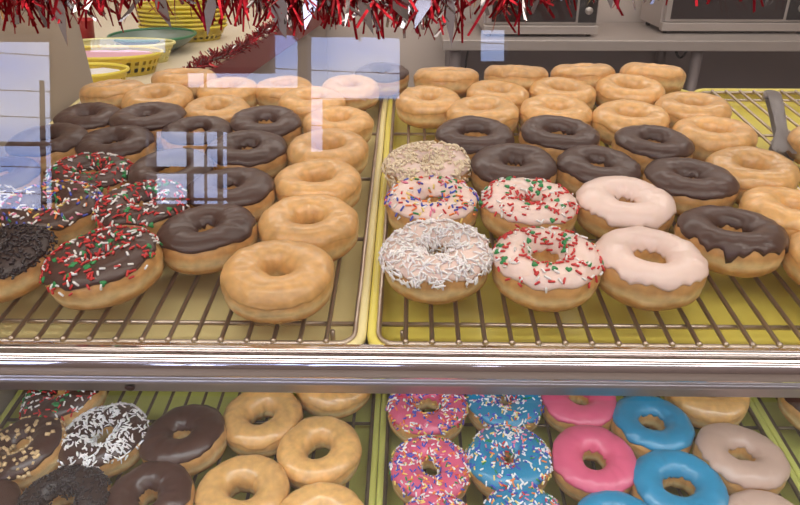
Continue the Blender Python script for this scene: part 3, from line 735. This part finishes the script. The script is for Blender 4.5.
# ---------------------------------------------------------------- steel table with ovens by the back wall
tb = empty('steel_table', Matrix(), 'stainless steel work table against the back wall', 'table')
X0, X1, Y0, Y1, ZT = 0.135, 2.35, 3.02, 3.56, 0.9
link('tabletop', bevel(bx(X0, X1, Y0, Y1, ZT-.045, ZT), .004), 'steel', tb, smooth=False)
for x in (X0+.06, 1.25, X1-.06):
    for y in (Y0+.05, Y1-.05):
        link('leg', tube(bmesh.new(), ((x, y, 0), (x, y, ZT-.045)), .024, 12), 'steel_dark', tb)
link('dark_panel', bx(X0+.04, X1-.02, Y1-.03, Y1-.015, 0.12, ZT-.046), 'steel_dark', tb, smooth=False)  # dark grey-brown sheet closing off the view below the tabletop
link('lower_shelf', bx(X0+.03, X1-.03, Y0+.03, Y1-.03, 0.22, 0.24), 'steel_dark', tb, smooth=False)
def oven(x0, x1, y0, y1, z, h, label):
    r = empty('countertop_oven', Matrix.Translation((x0, y0, z)), label, 'oven', 'countertop ovens'); w = x1-x0; d = y1-y0
    link('housing', bevel(bx(0, w, 0.02, d, .02, h), .004), 'steel', r, smooth=False)
    dr = link('door', bevel(bx(.012, w*.985, -.004, .019, .05, h-.03), .003), 'steel', r, smooth=False)
    link('door_window', bx(.035, w*.80, -.007, -.0045, .062, h-.055), 'oven_glass', dr, smooth=False)
    link('control_panel', bx(w*.82, w*.975, -.010, -.0045, .06, h-.045), 'black', dr, smooth=False)
    link('sill', bevel(bx(0, w, -.02, .019, .012, .048), .003), 'steel', r, smooth=False)
    for fx in (.03, w-.03):
        for fy in (.03, d-.05):
            link('foot', tube(bmesh.new(), ((fx, fy, 0), (fx, fy, .021)), .012, 10), 'black', r)
    for q in range(3):
        link('knob', tube(bmesh.new(), ((w*.9, -.011, .11+.07*q), (w*.9, -.028, .11+.07*q)), .016, 14), 'steel', r)
oven(0.315, 0.815, 3.12, 3.52, ZT, .34, 'steel countertop oven at the left end of the table')
oven(1.125, 1.795, 3.22, 3.54, ZT, .36, 'larger steel oven at the right with dark glass front')
cd = link('power_cord', tube(bmesh.new(), [(1.30 + .09*q + .0*q, 3.50, .84 - .10*(1-(2*q-1)**2)) for q in [k/12 for k in range(13)]], .006, 6), 'cable')
cd.parent = tb
cd2 = link('power_cord', tube(bmesh.new(), [(.30 - .05*q - .01*math.sin(q*6), 3.50, .855 - .55*q) for q in [k/12 for k in range(13)]], .005, 6), 'cable')
cd2.parent = tb

# ---------------------------------------------------------------- tinsel garlands
def ribbon(bm, p, d, side, L, w, curl, mi=0):
    prev = None; n = 4; nn = d.cross(side).normalized()
    for k in range(n + 1):
        q = k/n; c = p + d*(L*q) + nn*(curl*L*q*q); ww = w*(1 - .3*q)
        tw = side*math.cos(curl*3*q) + nn*math.sin(curl*3*q)
        cur = (bm.verts.new(c - tw*ww/2), bm.verts.new(c + tw*ww/2))
        if prev: bm.faces.new((prev[0], prev[1], cur[1], cur[0])).material_index = mi
        prev = cur
def diamond(p, d, s, L, W):
    bm = bmesh.new(); n = d.cross(s).normalized()
    pts = [p, p + d*L*.42 + s*W*.5 + n*.002, p + d*L, p + d*L*.55 - s*W*.5 - n*.002]
    lo = [bm.verts.new(q - n*.00015) for q in pts]; hi = [bm.verts.new(q + n*.00015) for q in pts]
    bm.faces.new(lo[::-1]); bm.faces.new(hi)
    for k in range(4): bm.faces.new((lo[k], lo[(k+1) % 4], hi[(k+1) % 4], hi[k]))
    return bm
def garland(name, pathf, n, label, Lr, wr, seed, down=.5, silver=.2, dens=None):
    rn = random.Random(seed); r = empty(name, Matrix(), label, 'garland')
    link('core', tube(bmesh.new(), [pathf(k/40) for k in range(41)], .0016, 6), 'tinsel_silver', r)
    red, sil = bmesh.new(), bmesh.new()
    k = 0
    while k < n:
        q = rn.random()
        if dens and rn.random() > dens(q): continue
        k += 1; p = Vector(pathf(q))
        d = Vector((rn.gauss(0, .55), rn.gauss(0, .5), rn.gauss(-down, .5))).normalized()
        s = d.cross(Vector((rn.gauss(0,1), rn.gauss(0,1), rn.gauss(0,1)))).normalized()
        if rn.random() < silver: ribbon(sil, p, d, s, rn.uniform(*Lr)*.9, wr*1.5, rn.uniform(-.5, .5))
        else: ribbon(red, p, d, s, rn.uniform(*Lr), wr, rn.uniform(-.4, .4))
    link('red_strands', red, 'tinsel_red', r, smooth=False, kind='stuff')
    link('silver_strands', sil, 'tinsel_silver', r, smooth=False, kind='stuff')
    return r, rn
def front_path(q):
    x = -.285 + .60*q
    z = 1.341 + .004*math.sin(q*9) + (0.014 if q > .56 else 0)*min(1, (q-.56)*12)
    if q > .85: z += .004
    return (x, .478, z)
def dens(q): return (.55 if .12 < q < .3 else 1.0) if q < .52 else (.42 if q < .62 else .30)
g, rn = garland('tinsel_garland', front_path, 900, 'shaggy red and silver tinsel garland hanging along the top of the case glass', (.014, .036), .0024, 4, down=1.1, dens=dens)
for x, L, W, sd in ((-.232,.040,.010,.1),(-.168,.030,.012,.5),(-.128,.034,.008,-.3),(-.09,.036,.014,.3),(-.062,.030,.009,-.4),(-.036,.034,.010,.5),(-.012,.026,.014,.6),(.012,.030,.010,-.5),(.024,.040,.007,.1),(.060,.020,.008,.9),(.126,.022,.007,.2),(.175,.017,.007,-.6),(.214,.016,.007,.8)):
    p = Vector((x, .468, 1.341 + (.006 if x > .05 else 0))); d = Vector((sd*.7, -.1, -1)).normalized(); s = d.cross(Vector((0, 1, .5))).normalized()
    link('foil_diamond', diamond(p, d, s, L, W), 'tinsel_silver', g, smooth=False)
def edge_path(q):
    a = Vector((-0.575, 1.72, 1.012)); b = Vector((-0.445, 3.00, 1.02)); p = a.lerp(b, q); p.z += .006*math.sin(q*14); return tuple(p)
garland('tinsel_garland', edge_path, 1500, 'red tinsel garland laid along the diagonal red edge of the back counter', (.012, .034), .005, 9, down=-.25, silver=.06)
